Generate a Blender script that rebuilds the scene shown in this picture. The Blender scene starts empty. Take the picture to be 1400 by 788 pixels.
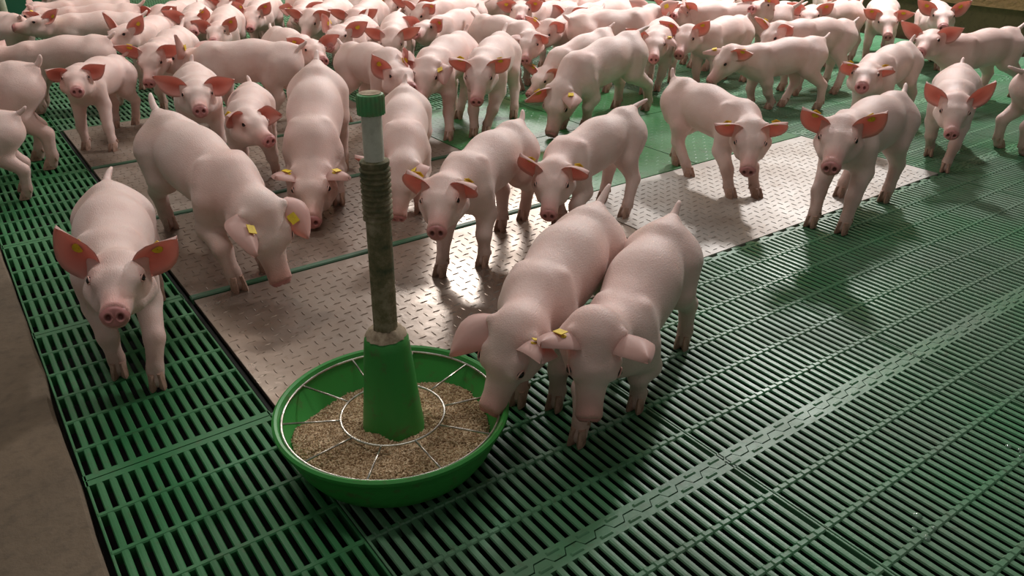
import bpy, bmesh, math, random
import numpy as np
from mathutils import Vector, Matrix

for blk in (bpy.data.objects, bpy.data.meshes, bpy.data.materials, bpy.data.lights, bpy.data.cameras):
    for o in list(blk):
        blk.remove(o)
scene = bpy.context.scene
COL = scene.collection
random.seed(7)
rng = np.random.default_rng(11)

# ------------------------------------------------------------------ camera
CAM_H, PITCH, YAW, FPX = 0.909, 0.472733, -0.622413, 1084.72
cd = bpy.data.cameras.new('camera')
cam = bpy.data.objects.new('camera', cd)
COL.objects.link(cam)
cam.location = (0, 0, CAM_H)
cam.rotation_euler = (math.pi / 2 - PITCH, 0.0018, YAW)
cd.sensor_fit = 'HORIZONTAL'
cd.sensor_width = 36
cd.lens = 36 * FPX / 1400
cd.clip_start = 0.02
scene.camera = cam

# ------------------------------------------------------------------ world, lamps, exposure
w = bpy.data.worlds.new('barn_air')
scene.world = w
w.use_nodes = True
w.node_tree.nodes['Background'].inputs[0].default_value = (1.0, 0.95, 0.88, 1)
w.node_tree.nodes['Background'].inputs[1].default_value = 0.125


def tube_or_fill_lamp(loc, rz, energy, length=1.5, width=0.12, colour=(1, 0.95, 0.9)):
    """a ceiling tube lamp of the barn, also used for an added fill"""
    ld = bpy.data.lights.new('tube_or_fill_lamp', 'AREA')
    ld.shape = 'RECTANGLE'
    ld.size, ld.size_y = length, width
    ld.energy = energy
    ld.color = colour
    o = bpy.data.objects.new('tube_or_fill_lamp', ld)
    COL.objects.link(o)
    o.location = loc
    o.rotation_euler = (0, 0, rz)
    return o


tube_or_fill_lamp((4.95, 3.3, 2.95), 1.0, 180, .7, .14, (1, .97, .96))
tube_or_fill_lamp((4.80, 6.85, 2.95), -0.62, 260, 2.2, .80, (1, .97, .94))
tube_or_fill_lamp((0.8, 4.6, 2.9), -0.62, 34, 1.3, .2, (1, .92, .84))
tube_or_fill_lamp((0.6, 1.2, 2.9), -0.62, 15, 1.5, .3, (1, .93, .86))  # added front fill for the near faces, not a known barn tube

vs = scene.view_settings
vs.view_transform = 'Standard'
vs.look = 'None'
vs.gamma = 1
vs.use_curve_mapping = False
vs.exposure = 0.12

# ------------------------------------------------------------------ helpers


def link(name, mesh, parent=None, mat=None):
    o = bpy.data.objects.new(name, mesh)
    COL.objects.link(o)
    if parent is not None:
        o.parent = parent
    if mat is not None:
        mesh.materials.clear()
        mesh.materials.append(mat)
    return o


def empty(name, loc=(0, 0, 0), rz=0, s=1):
    o = bpy.data.objects.new(name, None)
    COL.objects.link(o)
    o.empty_display_size = 0.1
    o.location = loc
    o.rotation_euler = (0, 0, rz)
    o.scale = (s, s, s)
    return o


def tag(o, label=None, cat=None, group=None, kind=None):
    if label:
        o['label'] = label
    if cat:
        o['category'] = cat
    if group:
        o['group'] = group
    if kind:
        o['kind'] = kind
    return o


class MB:
    """collects shapes for one mesh"""

    def __init__(self):
        self.v, self.f, self.m = [], [], []

    def add(self, vs_, fs_, mi=0):
        o = len(self.v)
        self.v += [tuple(p) for p in vs_]
        self.f += [tuple(i + o for i in f) for f in fs_]
        self.m += [mi] * len(fs_)

    def box(self, x0, x1, y0, y1, z0, z1, mi=0, bottom=True):
        v = [(x0, y0, z0), (x1, y0, z0), (x1, y1, z0), (x0, y1, z0), (x0, y0, z1), (x1, y0, z1), (x1, y1, z1), (x0, y1, z1)]
        f = [(4, 5, 6, 7), (0, 1, 5, 4), (1, 2, 6, 5), (2, 3, 7, 6), (3, 0, 4, 7)]
        if bottom:
            f.append((3, 2, 1, 0))
        self.add(v, f, mi)

    def bbox(self, x0, x1, y0, y1, z0, z1, b, mi=0):
        """box with a chamfered top edge"""
        v = [(x0, y0, z0), (x1, y0, z0), (x1, y1, z0), (x0, y1, z0),
             (x0, y0, z1 - b), (x1, y0, z1 - b), (x1, y1, z1 - b), (x0, y1, z1 - b),
             (x0 + b, y0 + b, z1), (x1 - b, y0 + b, z1), (x1 - b, y1 - b, z1), (x0 + b, y1 - b, z1)]
        f = [(8, 9, 10, 11)]
        for k in range(4):
            n = (k + 1) % 4
            f += [(k, n, 4 + n, 4 + k), (4 + k, 4 + n, 8 + n, 8 + k)]
        f.append((3, 2, 1, 0))
        self.add(v, f, mi)

    def tube(self, pts, r, n=8, mi=0, caps=True, closed=False):
        pts = [Vector(p) for p in pts]
        N = len(pts)
        rs = r if hasattr(r, '__len__') else [r] * N
        vv, ff = [], []
        up = None
        for i, p in enumerate(pts):
            if closed:
                t = pts[(i + 1) % N] - pts[i - 1]
            else:
                t = pts[min(i + 1, N - 1)] - pts[max(i - 1, 0)]
            t.normalize()
            if up is None:
                up = Vector((0, 0, 1)) if abs(t.z) < .9 else Vector((1, 0, 0))
            a = t.cross(up)
            if a.length < 1e-5:
                a = t.orthogonal()
            a.normalize()
            b = t.cross(a)
            up = -b if False else up
            for k in range(n):
                an = 2 * math.pi * k / n
                vv.append(p + (a * math.cos(an) + b * math.sin(an)) * rs[i])
        M = N if closed else N - 1
        for i in range(M):
            j = (i + 1) % N
            for k in range(n):
                l = (k + 1) % n
                ff.append((i * n + k, j * n + k, j * n + l, i * n + l))
        if caps and not closed:
            ff.append(tuple(range(n)))
            ff.append(tuple((N - 1) * n + k for k in reversed(range(n))))
        self.add(vv, ff, mi)

    def lathe(self, prof, n=48, mi=0, c=(0, 0)):
        """profile of (r, z) from bottom to top"""
        vv, ff = [], []
        for r, z in prof:
            for k in range(n):
                a = 2 * math.pi * k / n
                vv.append((c[0] + r * math.cos(a), c[1] + r * math.sin(a), z))
        for i in range(len(prof) - 1):
            for k in range(n):
                l = (k + 1) % n
                ff.append((i * n + k, i * n + l, (i + 1) * n + l, (i + 1) * n + k))
        self.add(vv, ff, mi)

    def mesh(self, name, smooth=False, mats=()):
        me = bpy.data.meshes.new(name)
        me.from_pydata(self.v, [], self.f)
        for m in mats:
            me.materials.append(m)
        if len(mats) > 1:
            me.polygons.foreach_set('material_index', self.m)
        if smooth:
            me.polygons.foreach_set('use_smooth', [True] * len(me.polygons))
        me.update()
        return me


def auto_smooth(me, ang=35):
    """smooth shading with sharp edges kept"""
    bm = bmesh.new()
    bm.from_mesh(me)
    bmesh.ops.recalc_face_normals(bm, faces=bm.faces)
    for e in bm.edges:
        if len(e.link_faces) == 2:
            e.smooth = e.calc_face_angle(0) < math.radians(ang)
    for f in bm.faces:
        f.smooth = True
    bm.to_mesh(me)
    bm.free()
    return me


# ------------------------------------------------------------------ materials


class NT:
    def __init__(self, name):
        self.mat = bpy.data.materials.new(name)
        self.mat.use_nodes = True
        self.t = self.mat.node_tree
        self.b = self.t.nodes['Principled BSDF']
        self.out = self.t.nodes['Material Output']

    def n(self, kind, **k):
        nd = self.t.nodes.new(kind)
        for a, v in k.items():
            if a.startswith('i_'):
                key = a[2:]
                nd.inputs[int(key) if key.isdigit() else key].default_value = v
            else:
                setattr(nd, a, v)
        return nd

    def l(self, a, b):
        self.t.links.new(a, b)

    def coords(self, kind='Object'):
        return self.n('ShaderNodeTexCoord').outputs[kind]

    def noise(self, vec, scale, detail=4, rough=.55, dim='3D'):
        nd = self.n('ShaderNodeTexNoise')
        nd.inputs['Scale'].default_value = scale
        nd.inputs['Detail'].default_value = detail
        nd.inputs['Roughness'].default_value = rough
        self.l(vec, nd.inputs['Vector'])
        return nd.outputs['Fac']

    def ramp(self, fac, stops):
        nd = self.n('ShaderNodeValToRGB')
        e = nd.color_ramp.elements
        while len(e) < len(stops):
            e.new(.5)
        for i, (p, c) in enumerate(stops):
            e[i].position = p
            e[i].color = c if len(c) == 4 else (*c, 1)
        self.l(fac, nd.inputs[0])
        return nd.outputs[0]

    def mix(self, fac, a, b, mode='MIX'):
        nd = self.n('ShaderNodeMix', data_type='RGBA', blend_type=mode)
        for s, v in ((0, fac), (6, a), (7, b)):
            if hasattr(v, 'is_output') or hasattr(v, 'links'):
                self.l(v, nd.inputs[s])
            else:
                nd.inputs[s].default_value = v if s == 0 else (*v, 1) if len(v) == 3 else v
        return nd.outputs[2]

    def math(self, op, a, b=0.0):
        nd = self.n('ShaderNodeMath', operation=op)
        for s, v in ((0, a), (1, b)):
            if hasattr(v, 'links'):
                self.l(v, nd.inputs[s])
            else:
                nd.inputs[s].default_value = v
        return nd.outputs[0]

    def bump(self, h, strength=.3, dist=.002):
        nd = self.n('ShaderNodeBump')
        nd.inputs['Strength'].default_value = strength
        nd.inputs['Distance'].default_value = dist
        self.l(h, nd.inputs['Height'])
        self.l(nd.outputs[0], self.b.inputs['Normal'])

    def set(self, **k):
        for a, v in k.items():
            a = a.replace('_', ' ')
            if hasattr(v, 'links'):
                self.l(v, self.b.inputs[a])
            else:
                self.b.inputs[a].default_value = (*v, 1) if isinstance(v, tuple) and len(v) == 3 and a != 'Subsurface Radius' else v
        return self


def attr(t, name):
    return t.n('ShaderNodeAttribute', attribute_name=name).outputs['Fac']


def mat_skin():
    t = NT('pig_skin')
    oc = t.coords()
    oi = t.n('ShaderNodeObjectInfo').outputs['Random']
    pale = t.mix(oi, (0.80, 0.595, 0.545), (0.85, 0.675, 0.625))
    n1 = t.noise(oc, 9, 4)
    c = t.mix(t.ramp(n1, [(.35, (0, 0, 0)), (.72, (1, 1, 1))]), pale, (0.75, 0.49, 0.435))
    c = t.mix(t.ramp(t.noise(oc, 5, 5, .6), [(.55, (0, 0, 0)), (.75, (.5, .5, .5))]), c, (0.60, 0.45, 0.34))
    c = t.mix(attr(t, 'pink'), c, (0.66, 0.29, 0.26))
    n2 = t.noise(oc, 14, 6, .7)
    dirt_shade = t.math('MULTIPLY', attr(t, 'dirt_shade'), t.ramp(n2, [(.3, (.25, .25, .25)), (.7, (1, 1, 1))]))
    c = t.mix(dirt_shade, c, (0.27, 0.155, 0.10))  # dirt colour, also carrying painted shade on the legs
    sp = t.noise(oc, 60, 2)
    c = t.mix(t.ramp(sp, [(.72, (0, 0, 0)), (.8, (.35, .35, .35))]), c, (0.55, 0.30, 0.25))
    t.set(Base_Color=c, Roughness=.52, Subsurface_Weight=.10, Subsurface_Scale=.012, Sheen_Weight=.22, Sheen_Roughness=.45)
    t.b.inputs['Subsurface Radius'].default_value = (1, .35, .22)
    t.b.inputs['Sheen Tint'].default_value = (1, .93, .88, 1)
    mp = t.n('ShaderNodeMapping')
    mp.inputs['Scale'].default_value = (.8, 2.6, 2.6)
    t.l(oc, mp.inputs['Vector'])
    h = t.math('ADD', t.noise(mp.outputs[0], 170, 2, .7), t.math('MULTIPLY', t.noise(oc, 16, 3, .5), 1.5))
    t.bump(h, .42, .0028)
    return t.mat


def mat_ear():
    t = NT('pig_ear_skin')
    oc = t.coords()
    n = t.noise(oc, 35, 3)
    c = t.ramp(attr(t, 'inner'), [(0., (0.80, 0.565, 0.51)), (.25, (0.80, 0.50, 0.44)), (.5, (0.70, 0.33, 0.28)), (1., (0.34, 0.10, 0.075))])
    c = t.mix(t.math('MULTIPLY', n, .2), c, (0.60, 0.26, 0.21))
    t.set(Base_Color=c, Roughness=.5, Sheen_Weight=.25)
    tr = t.n('ShaderNodeBsdfTranslucent')
    tr.inputs['Color'].default_value = (0.86, 0.40, 0.33, 1)
    ms = t.n('ShaderNodeMixShader')
    ms.inputs[0].default_value = .34
    t.l(t.b.outputs[0], ms.inputs[1])
    t.l(tr.outputs[0], ms.inputs[2])
    t.l(ms.outputs[0], t.out.inputs['Surface'])
    t.bump(n, .2, .002)
    return t.mat


def mat_simple(name, col, rough=.5, metal=0., noise=None, **k):
    t = NT(name)
    if noise:
        c2, sc, lo, hi = noise
        c = t.mix(t.ramp(t.noise(t.coords(), sc, 5, .65), [(lo, (0, 0, 0)), (hi, (1, 1, 1))]), col, c2)
        t.set(Base_Color=c)
    else:
        t.set(Base_Color=col)
    t.set(Roughness=rough, Metallic=metal, **k)
    return t.mat


def mat_snout():
    t = NT('snout_skin')
    n = t.noise(t.coords(), 60, 3)
    c = t.mix(n, (0.60, 0.26, 0.25), (0.48, 0.185, 0.18))
    c = t.mix(attr(t, 'pit'), c, (0.16, 0.045, 0.04))
    t.set(Base_Color=c, Roughness=.42)
    t.bump(n, .3, .002)
    return t.mat


def mat_slat(name, a, b, rough):
    t = NT(name)
    geo = t.n('ShaderNodeNewGeometry').outputs['Position']
    n = t.noise(geo, 3.2, 6, .6)
    n2 = t.noise(geo, 55, 3, .6)
    c = t.mix(t.ramp(n, [(.35, (0, 0, 0)), (.68, (1, 1, 1))]), a, b)
    c = t.mix(t.ramp(n2, [(.55, (0, 0, 0)), (.8, (.55, .55, .55))]), c, (0.075, 0.075, 0.03))
    t.set(Base_Color=c, Roughness=t.ramp(n, [(.3, (rough,) * 3), (.7, (min(1, rough + .2),) * 3)]))
    t.b.inputs['Specular IOR Level'].default_value = .5
    t.bump(n2, .25, .002)
    return t.mat


def mat_plate(name, ca, cb, m0, r0):
    t = NT(name)
    geo = t.n('ShaderNodeNewGeometry').outputs['Position']
    n = t.noise(geo, 2.6, 6, .62)
    n2 = t.noise(geo, 34, 4, .6)
    n3 = t.noise(geo, 7, 5, .7)
    c = t.mix(t.ramp(n, [(.36, (0, 0, 0)), (.62, (1, 1, 1))]), ca, cb)
    c = t.mix(t.ramp(n3, [(.55, (0, 0, 0)), (.75, (.6, .6, .6))]), c, (0.24, 0.165, 0.115))
    c = t.mix(t.ramp(n2, [(.62, (0, 0, 0)), (.72, (.7, .7, .7))]), c, (0.16, 0.11, 0.075))
    m = t.ramp(n, [(.36, (m0,) * 3), (.66, (m0 * .5,) * 3)])
    r = t.ramp(n, [(.3, (r0,) * 3), (.7, (r0 + .14,) * 3)])
    t.set(Base_Color=c, Metallic=m, Roughness=r)
    t.bump(t.math('ADD', n2, t.math('MULTIPLY', n3, 2.)), .22, .002)
    return t.mat


def mat_green_solid():
    t = NT('solid_green_plastic')
    geo = t.n('ShaderNodeNewGeometry').outputs['Position']
    n = t.noise(geo, 4, 6, .6)
    c = t.mix(t.ramp(n, [(.35, (0, 0, 0)), (.65, (1, 1, 1))]), (0.028, 0.175, 0.045), (0.055, 0.205, 0.08))
    n2 = t.noise(geo, 11, 5, .7)
    c = t.mix(t.ramp(n2, [(.55, (0, 0, 0)), (.75, (.7, .7, .7))]), c, (0.06, 0.075, 0.035))
    t.set(Base_Color=c, Roughness=.36)
    t.bump(t.noise(geo, 60, 3), .2, .002)
    return t.mat


def mat_concrete(name, a, b, dark):
    t = NT(name)
    geo = t.n('ShaderNodeNewGeometry').outputs['Position']
    n = t.noise(geo, 3, 8, .65)
    n2 = t.noise(geo, 40, 4, .6)
    c = t.mix(t.ramp(n, [(.3, (0, 0, 0)), (.7, (1, 1, 1))]), a, b)
    c = t.mix(t.ramp(n2, [(.5, (0, 0, 0)), (.8, (.6, .6, .6))]), c, dark)
    t.set(Base_Color=c, Roughness=.85)
    t.bump(t.math('ADD', n, n2), .5, .006)
    return t.mat


def mat_pan():
    t = NT('feeder_green')
    oc = t.coords()
    n = t.noise(oc, 6, 5, .6)
    c = t.mix(n, (0.032, 0.275, 0.045), (0.055, 0.34, 0.065))
    n2 = t.noise(oc, 26, 6, .7)
    c = t.mix(t.ramp(n2, [(.56, (0, 0, 0)), (.72, (.8, .8, .8))]), c, (0.12, 0.095, 0.05))
    t.set(Base_Color=c, Roughness=.42)
    t.bump(n2, .25, .003)
    return t.mat


def mat_pipe():
    t = NT('grimy_pipe')
    oc = t.coords()
    n = t.noise(oc, 18, 7, .7)
    c = t.ramp(n, [(.28, (0.028, 0.05, 0.022)), (.38, (0.07, 0.095, 0.045)), (.5, (0.19, 0.165, 0.085)), (.66, (0.42, 0.36, 0.25))])
    t.set(Base_Color=c, Roughness=.8)
    t.bump(n, .8, .006)
    return t.mat


def mat_pellet():
    t = NT('feed_pellet')
    n = t.n('ShaderNodeNewGeometry').outputs['Random Per Island']
    c = t.ramp(n, [(.0, (0.22, 0.125, 0.06)), (.45, (0.46, 0.31, 0.175)), (1., (0.74, 0.58, 0.39))])
    t.set(Base_Color=c, Roughness=.85)
    return t.mat


M_SKIN, M_EAR, M_SNOUT = mat_skin(), mat_ear(), mat_snout()
M_EYE = mat_simple('eye_dark', (0.010, 0.006, 0.006), .12)
M_LID = mat_simple('eyelid_skin', (0.66, 0.40, 0.345), .5)
M_HOOF = mat_simple('hoof_horn', (0.46, 0.285, 0.215), .5, noise=((0.20, 0.115, 0.08), 45, .4, .7))
M_TAG = mat_simple('yellow_tag', (0.84, 0.60, 0.03), .6, noise=((0.60, 0.42, 0.03), 60, .45, .75))
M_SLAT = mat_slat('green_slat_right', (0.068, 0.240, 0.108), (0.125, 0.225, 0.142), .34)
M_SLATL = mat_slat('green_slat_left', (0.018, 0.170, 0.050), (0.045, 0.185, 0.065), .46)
M_PLATE = mat_plate('wet_tread_plate', (0.42, 0.355, 0.305), (0.25, 0.18, 0.135), .85, .23)
M_PLATE_DRY = mat_plate('dusty_tread_plate', (0.47, 0.445, 0.415), (0.37, 0.315, 0.27), .3, .46)
M_PLATE_DULL = mat_plate('dirty_tread_plate', (0.36, 0.30, 0.255), (0.235, 0.17, 0.125), .45, .42)
M_SOLID = mat_green_solid()
M_TRIM = mat_slat('green_trim', (0.016, 0.095, 0.038), (0.05, 0.11, 0.06), .45)
M_CONC = mat_concrete('walkway_concrete', (0.19, 0.138, 0.09), (0.115, 0.085, 0.056), (0.065, 0.05, 0.034))
M_WALL = mat_concrete('brown_wall', (0.31, 0.185, 0.075), (0.23, 0.145, 0.065), (0.12, 0.08, 0.04))
M_WALLD = mat_concrete('dark_wall_foot', (0.19, 0.135, 0.07), (0.13, 0.095, 0.055), (0.07, 0.055, 0.035))
M_SLOT_SHADE = mat_simple('slot_shade', (0.010, 0.020, 0.011), .6, noise=((0.018, 0.016, 0.010), 20, .4, .7))  # shade of the slots, painted onto the slat flanks
M_PIT = mat_simple('slurry_pit', (0.003, 0.003, 0.0025), .9)
M_PAN, M_PIPE, M_PELLET = mat_pan(), mat_pipe(), mat_pellet()
M_WIRE = mat_simple('wire_steel', (0.66, 0.63, 0.58), .3, 1., noise=((0.30, 0.24, 0.19), 30, .45, .7))
M_TUBE = mat_simple('pale_tube', (0.74, 0.75, 0.64), .45, noise=((0.46, 0.46, 0.36), 25, .45, .75))
M_CAP = mat_simple('cap_green', (0.10, 0.37, 0.135), .5, noise=((0.18, 0.24, 0.11), 40, .45, .75))
M_DUST = mat_simple('feed_dust', (0.52, 0.42, 0.30), .9, noise=((0.24, 0.17, 0.11), 70, .4, .7))
M_GREY = mat_simple('grey_plastic', (0.16, 0.18, 0.17), .5)
M_PALE = mat_simple('pale_post', (0.50, 0.52, 0.42), .5, noise=((0.34, 0.36, 0.20), 12, .4, .7))
M_PANEL = mat_simple('green_panel', (0.015, 0.11, 0.055), .45)
M_WATER = mat_simple('water', (0.13, 0.23, 0.16), .04, 0., Coat_Weight=1., Coat_Roughness=.02, IOR=1.33)

# ------------------------------------------------------------------ floor
H = 0.909
U0 = 0.385 * H                   # first joint of the slatted field
PW = 0.6615 * H                  # panel module
RIB = [(0.0870 + 0.6615 * k) * H for k in range(-1, 14)]
NS = 29
PITCHS = PW / NS
floor = tag(empty('floor'), kind='structure')


def slat_mesh(L, wd, name, mat):
    """one bar: worn green top, flanks painted dark as slot shade, narrowing downwards"""
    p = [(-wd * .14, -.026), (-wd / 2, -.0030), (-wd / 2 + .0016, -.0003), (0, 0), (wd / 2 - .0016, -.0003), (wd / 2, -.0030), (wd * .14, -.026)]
    mb = MB()
    v = [(x, 0, z) for x, z in p] + [(x, L, z) for x, z in p]
    n = len(p)
    for k in range(n - 1):
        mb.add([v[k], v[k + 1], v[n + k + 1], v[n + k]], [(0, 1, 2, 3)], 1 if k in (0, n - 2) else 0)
    return mb.mesh(name, mats=(mat, M_SLOT_SHADE))


def zig(u):
    """the interlocking seam between two panel rows"""
    t = (u / PW * 10) % 1.0
    if t < .37:
        return 1
    if t < .5:
        return 1 - 2 * (t - .37) / .13
    if t < .87:
        return -1
    return -1 + 2 * (t - .87) / .13


def rim(mb, W, y_in, y_out, sign, zigzag, u_off=0):
    """end rim of a panel, its outer edge cut to the seam"""
    us = [0]
    if zigzag:
        k = 0
        while True:
            done = False
            for t in (0, .37, .5, .87):
                u = (k + t) * PW / 10
                if u >= W - 1e-4:
                    done = True
                    break
                if u > 1e-4:
                    us.append(u)
            if done:
                break
            k += 1
    us.append(W)
    A = .0065 if zigzag else 0
    g = .0013 * sign
    top = [(u, y_out + A * zig(u + u_off) - g, 0) for u in us]
    inn = [(u, y_in, 0) for u in us]
    n = len(us)
    v = inn + top + [(x, y, -.03) for x, y, z in inn] + [(x, y, -.03) for x, y, z in top]
    f = []
    for k in range(n - 1):
        q = (k, k + 1, n + k + 1, n + k)
        f.append(q if sign > 0 else q[::-1])
        a = (2 * n + k, 2 * n + k + 1, k + 1, k)
        f.append(a if sign > 0 else a[::-1])
        b = (n + k, n + k + 1, 3 * n + k + 1, 3 * n + k)
        f.append(b if sign > 0 else b[::-1])
    mb.add(v, f)


def panel_frame(W, D, ns, pitch, zigzag, nubs=True, rimw=.021):
    """moulded frame of one panel: two end rims, two side bars, five cross ribs"""
    mb = MB()
    rim(mb, W, rimw, 0, -1, zigzag)
    rim(mb, W, D - rimw, D, 1, zigzag)
    e = .0052
    mb.bbox(.0009, e, 0, D, -.03, 0, .0008)
    mb.bbox(W - e, W - .0009, 0, D, -.03, 0, .0008)
    for k in range(1, 6):
        y = D * k / 6
        mb.bbox(.001, W - .001, y - .0055, y + .0055, -.024, .0006, .0022)
        if nubs:
            for i in range(1, ns):
                x = i * pitch
                mb.bbox(x - .0052, x + .0052, y - .0062, y + .0062, -.004, .0024, .0022)
    if zigzag:
        for k in range(10):
            for s, y in ((1, .0115), (-1, D - .0115)):
                t = .66 if s > 0 else .16
                u = (k + t) * PW / 10
                if u < W - .01:
                    mb.bbox(u - .012, u + .012, y - .0032, y + .0032, -.002, .0026, .002)
    return mb.mesh('slatted_panel')


FR_R = panel_frame(PW, PW, NS, PITCHS, True)
FR_F = panel_frame(PW, PW, NS, PITCHS, True, nubs=False)
WL = U0 - .022 * H
NL_ = 16
PL_ = WL / NL_
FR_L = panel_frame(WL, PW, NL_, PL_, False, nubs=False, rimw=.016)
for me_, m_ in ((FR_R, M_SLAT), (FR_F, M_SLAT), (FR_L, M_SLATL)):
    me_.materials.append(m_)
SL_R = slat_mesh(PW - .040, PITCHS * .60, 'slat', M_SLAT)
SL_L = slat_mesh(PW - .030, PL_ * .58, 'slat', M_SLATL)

CAMP = Vector((0, 0, H))
c_, s_ = math.cos(PITCH), math.sin(PITCH)
FWD = Vector((math.sin(-YAW) * c_, math.cos(YAW) * c_, -s_))


panels = []
for i in range(0, 9):
    for j in range(len(RIB)):
        u, v = U0 + PW * i, RIB[j]
        if i <= 3 and 2 <= j + 0 and RIB[j] > 1.2 and RIB[j] < (3.4 if i < 2 else 3.0):
            continue                                   # the plated middle of the pen
        if u > 5.0 or v > 7.6:
            continue
        panels.append(('R', u, v))
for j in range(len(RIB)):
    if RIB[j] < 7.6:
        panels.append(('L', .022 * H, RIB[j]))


def seen(u, v, W):
    """is any of the panel inside the picture"""
    for a in np.linspace(0, W, 5):
        for b in np.linspace(0, PW, 5):
            d = Vector((u + a, v + b, 0)) - CAMP
            z = d.dot(FWD)
            if z < .1:
                continue
            R = Vector((math.cos(YAW), math.sin(YAW), 0))
            x = FPX * d.dot(R) / z
            y = FPX * d.dot(R.cross(FWD)) / z
            if abs(x) < 720 and abs(y) < 414:
                return True
    return False


panels = [p for p in panels if seen(p[1], p[2], PW if p[0] == 'R' else WL)]
panels.sort(key=lambda p: (Vector((p[1] + .3, p[2] + .3, 0)) - CAMP).length)
left = 300
rest_r, rest_l = MB(), MB()
for kind, u, v in panels:
    near = (u * u + v * v) < 9
    fr_ = (FR_R if near else FR_F) if kind == 'R' else FR_L
    po = link('slatted_panel', fr_, floor)
    po.location = (u, v, 0)
    ns, pt, sm, y0 = (NS, PITCHS, SL_R, .020) if kind == 'R' else (NL_, PL_, SL_L, .015)
    if left >= ns - 1:
        for i in range(1, ns):
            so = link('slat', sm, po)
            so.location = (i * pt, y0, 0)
        left -= ns - 1
    else:
        left = min(left, ns - 2)
        rb = rest_r if kind == 'R' else rest_l
        vv = [tuple(p.co) for p in sm.vertices]
        ff = [tuple(p.vertices) for p in sm.polygons]
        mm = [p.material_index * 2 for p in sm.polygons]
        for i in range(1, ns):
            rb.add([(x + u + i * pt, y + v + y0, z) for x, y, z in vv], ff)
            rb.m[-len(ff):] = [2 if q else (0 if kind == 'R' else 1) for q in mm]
ml = rest_l.m
rest_r.add(rest_l.v, rest_l.f)
if ml:
    rest_r.m[-len(ml):] = ml
tag(link('slat_rows', rest_r.mesh('slat_rows', mats=(M_SLAT, M_SLATL, M_SLOT_SHADE)), floor), kind='stuff')

# dark pit under the slats
mb = MB()
mb.box(-.6, 6.2, -1.2, 9.2, -.34, -.32)
link('pit_bottom', mb.mesh('pit_bottom', mats=(M_PIT,)), floor)

# steel tread plates and solid green panels
GAP = .004


def tread(mb, x0, x1, y0, y1, z, step=.029, seed=0, hh=.0016):
    r = random.Random(seed)
    ny = int((y1 - y0 - .03) / step)
    nx = int((x1 - x0 - .03) / step)
    for j in range(ny):
        for i in range(nx):
            if (i + j) % 2 and False:
                continue
            x, y = x0 + .02 + i * step, y0 + .02 + j * step
            a = math.pi / 2 if (i + j) % 2 else 0.0
            a += .06
            l, wd, h = .0115, .0020, hh
            dx, dy = math.cos(a), math.sin(a)
            v = []
            for sx, sy, sz in ((-l, 0, 0), (0, -wd, 0), (l, 0, 0), (0, wd, 0), (-l * .55, 0, h), (l * .55, 0, h)):
                v.append((x + sx * dx - sy * dy, y + sx * dy + sy * dx, z + sz))
            mb.add(v, [(0, 1, 5, 4), (1, 2, 5), (2, 3, 4, 5), (3, 0, 4)])


def plate(name, u0, u1, v0, v1, mat, z=.002, seed=0, step=.029):
    mb = MB()
    mb.bbox(u0 * H + GAP, u1 * H - GAP / 2, v0 * H + GAP / 2, v1 * H - GAP / 2, -.01, z, .0008)
    po = link(name, mb.mesh(name, mats=(mat,)), floor)
    tb = MB()
    tread(tb, u0 * H, u1 * H, v0 * H, v1 * H, z, step, seed, .0006 if mat is M_SOLID else .0016)
    tag(link('tread_marks', tb.mesh('tread_marks', mats=(mat,)), po), kind='stuff')
    return po


plate('steel_plate', .397, 1.703, 1.412, 2.030, M_PLATE, seed=1)
plate('steel_plate', 1.703, 3.030, 1.412, 2.037, M_PLATE_DRY, seed=2)
plate('steel_plate', .397, 1.703, 2.058, 2.690, M_PLATE, seed=3)
plate('steel_plate', .397, 1.703, 2.718, 3.375, M_PLATE_DULL, seed=4)
plate('steel_plate', .397, 1.703, 3.403, 4.052, M_PLATE_DULL, seed=5)
plate('solid_panel', 1.703, 2.366, 2.040, 2.700, M_SOLID, .0015, 6)
plate('solid_panel', 2.366, 3.028, 2.040, 2.700, M_SOLID, .0015, 7)
plate('solid_panel', 1.703, 2.366, 2.702, 3.385, M_SOLID, .0015, 8)
plate('solid_panel', 2.366, 3.028, 2.702, 3.385, M_SOLID, .0015, 9)
for v in (2.044, 2.704, 3.389):
    mb = MB()
    mb.bbox(.397 * H, 1.700 * H, (v - .012) * H, (v + .012) * H, -.012, .006, .003)
    link('plate_joint_strip', mb.mesh('plate_joint_strip', mats=(M_TRIM,)), floor)
mb = MB()
mb.bbox(.386 * H, .395 * H, 1.412 * H, 4.052 * H, -.02, -.004, .001)
link('plate_gap_dark', mb.mesh('plate_gap_dark', mats=(M_PIT,)), floor)  # black strip standing in for the dark gap beside the plates

# concrete walkway along the left of the pen
mb = MB()
r_ = random.Random(3)
edge = []
for k in range(61):
    v = .3 + k * .14
    e = .022 - (.006 if v < 1.6 else .002) + r_.uniform(-.004, .002)
    edge.append((e * H, v))
n = len(edge)
V = [(-1.4, v, .004 + 0 * e) for e, v in edge] + [(e - .006, v, .004) for e, v in edge] + [(e, v, -.006) for e, v in edge] + [(e, v, -.2) for e, v in edge]
F = []
for k in range(n - 1):
    for a in range(3):
        F.append((a * n + k, (a + 1) * n + k, (a + 1) * n + k + 1, a * n + k + 1))
mb.add(V, F)
me = mb.mesh('concrete_walkway', mats=(M_CONC,))
link('concrete_walkway', auto_smooth(me, 30), floor)

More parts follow.
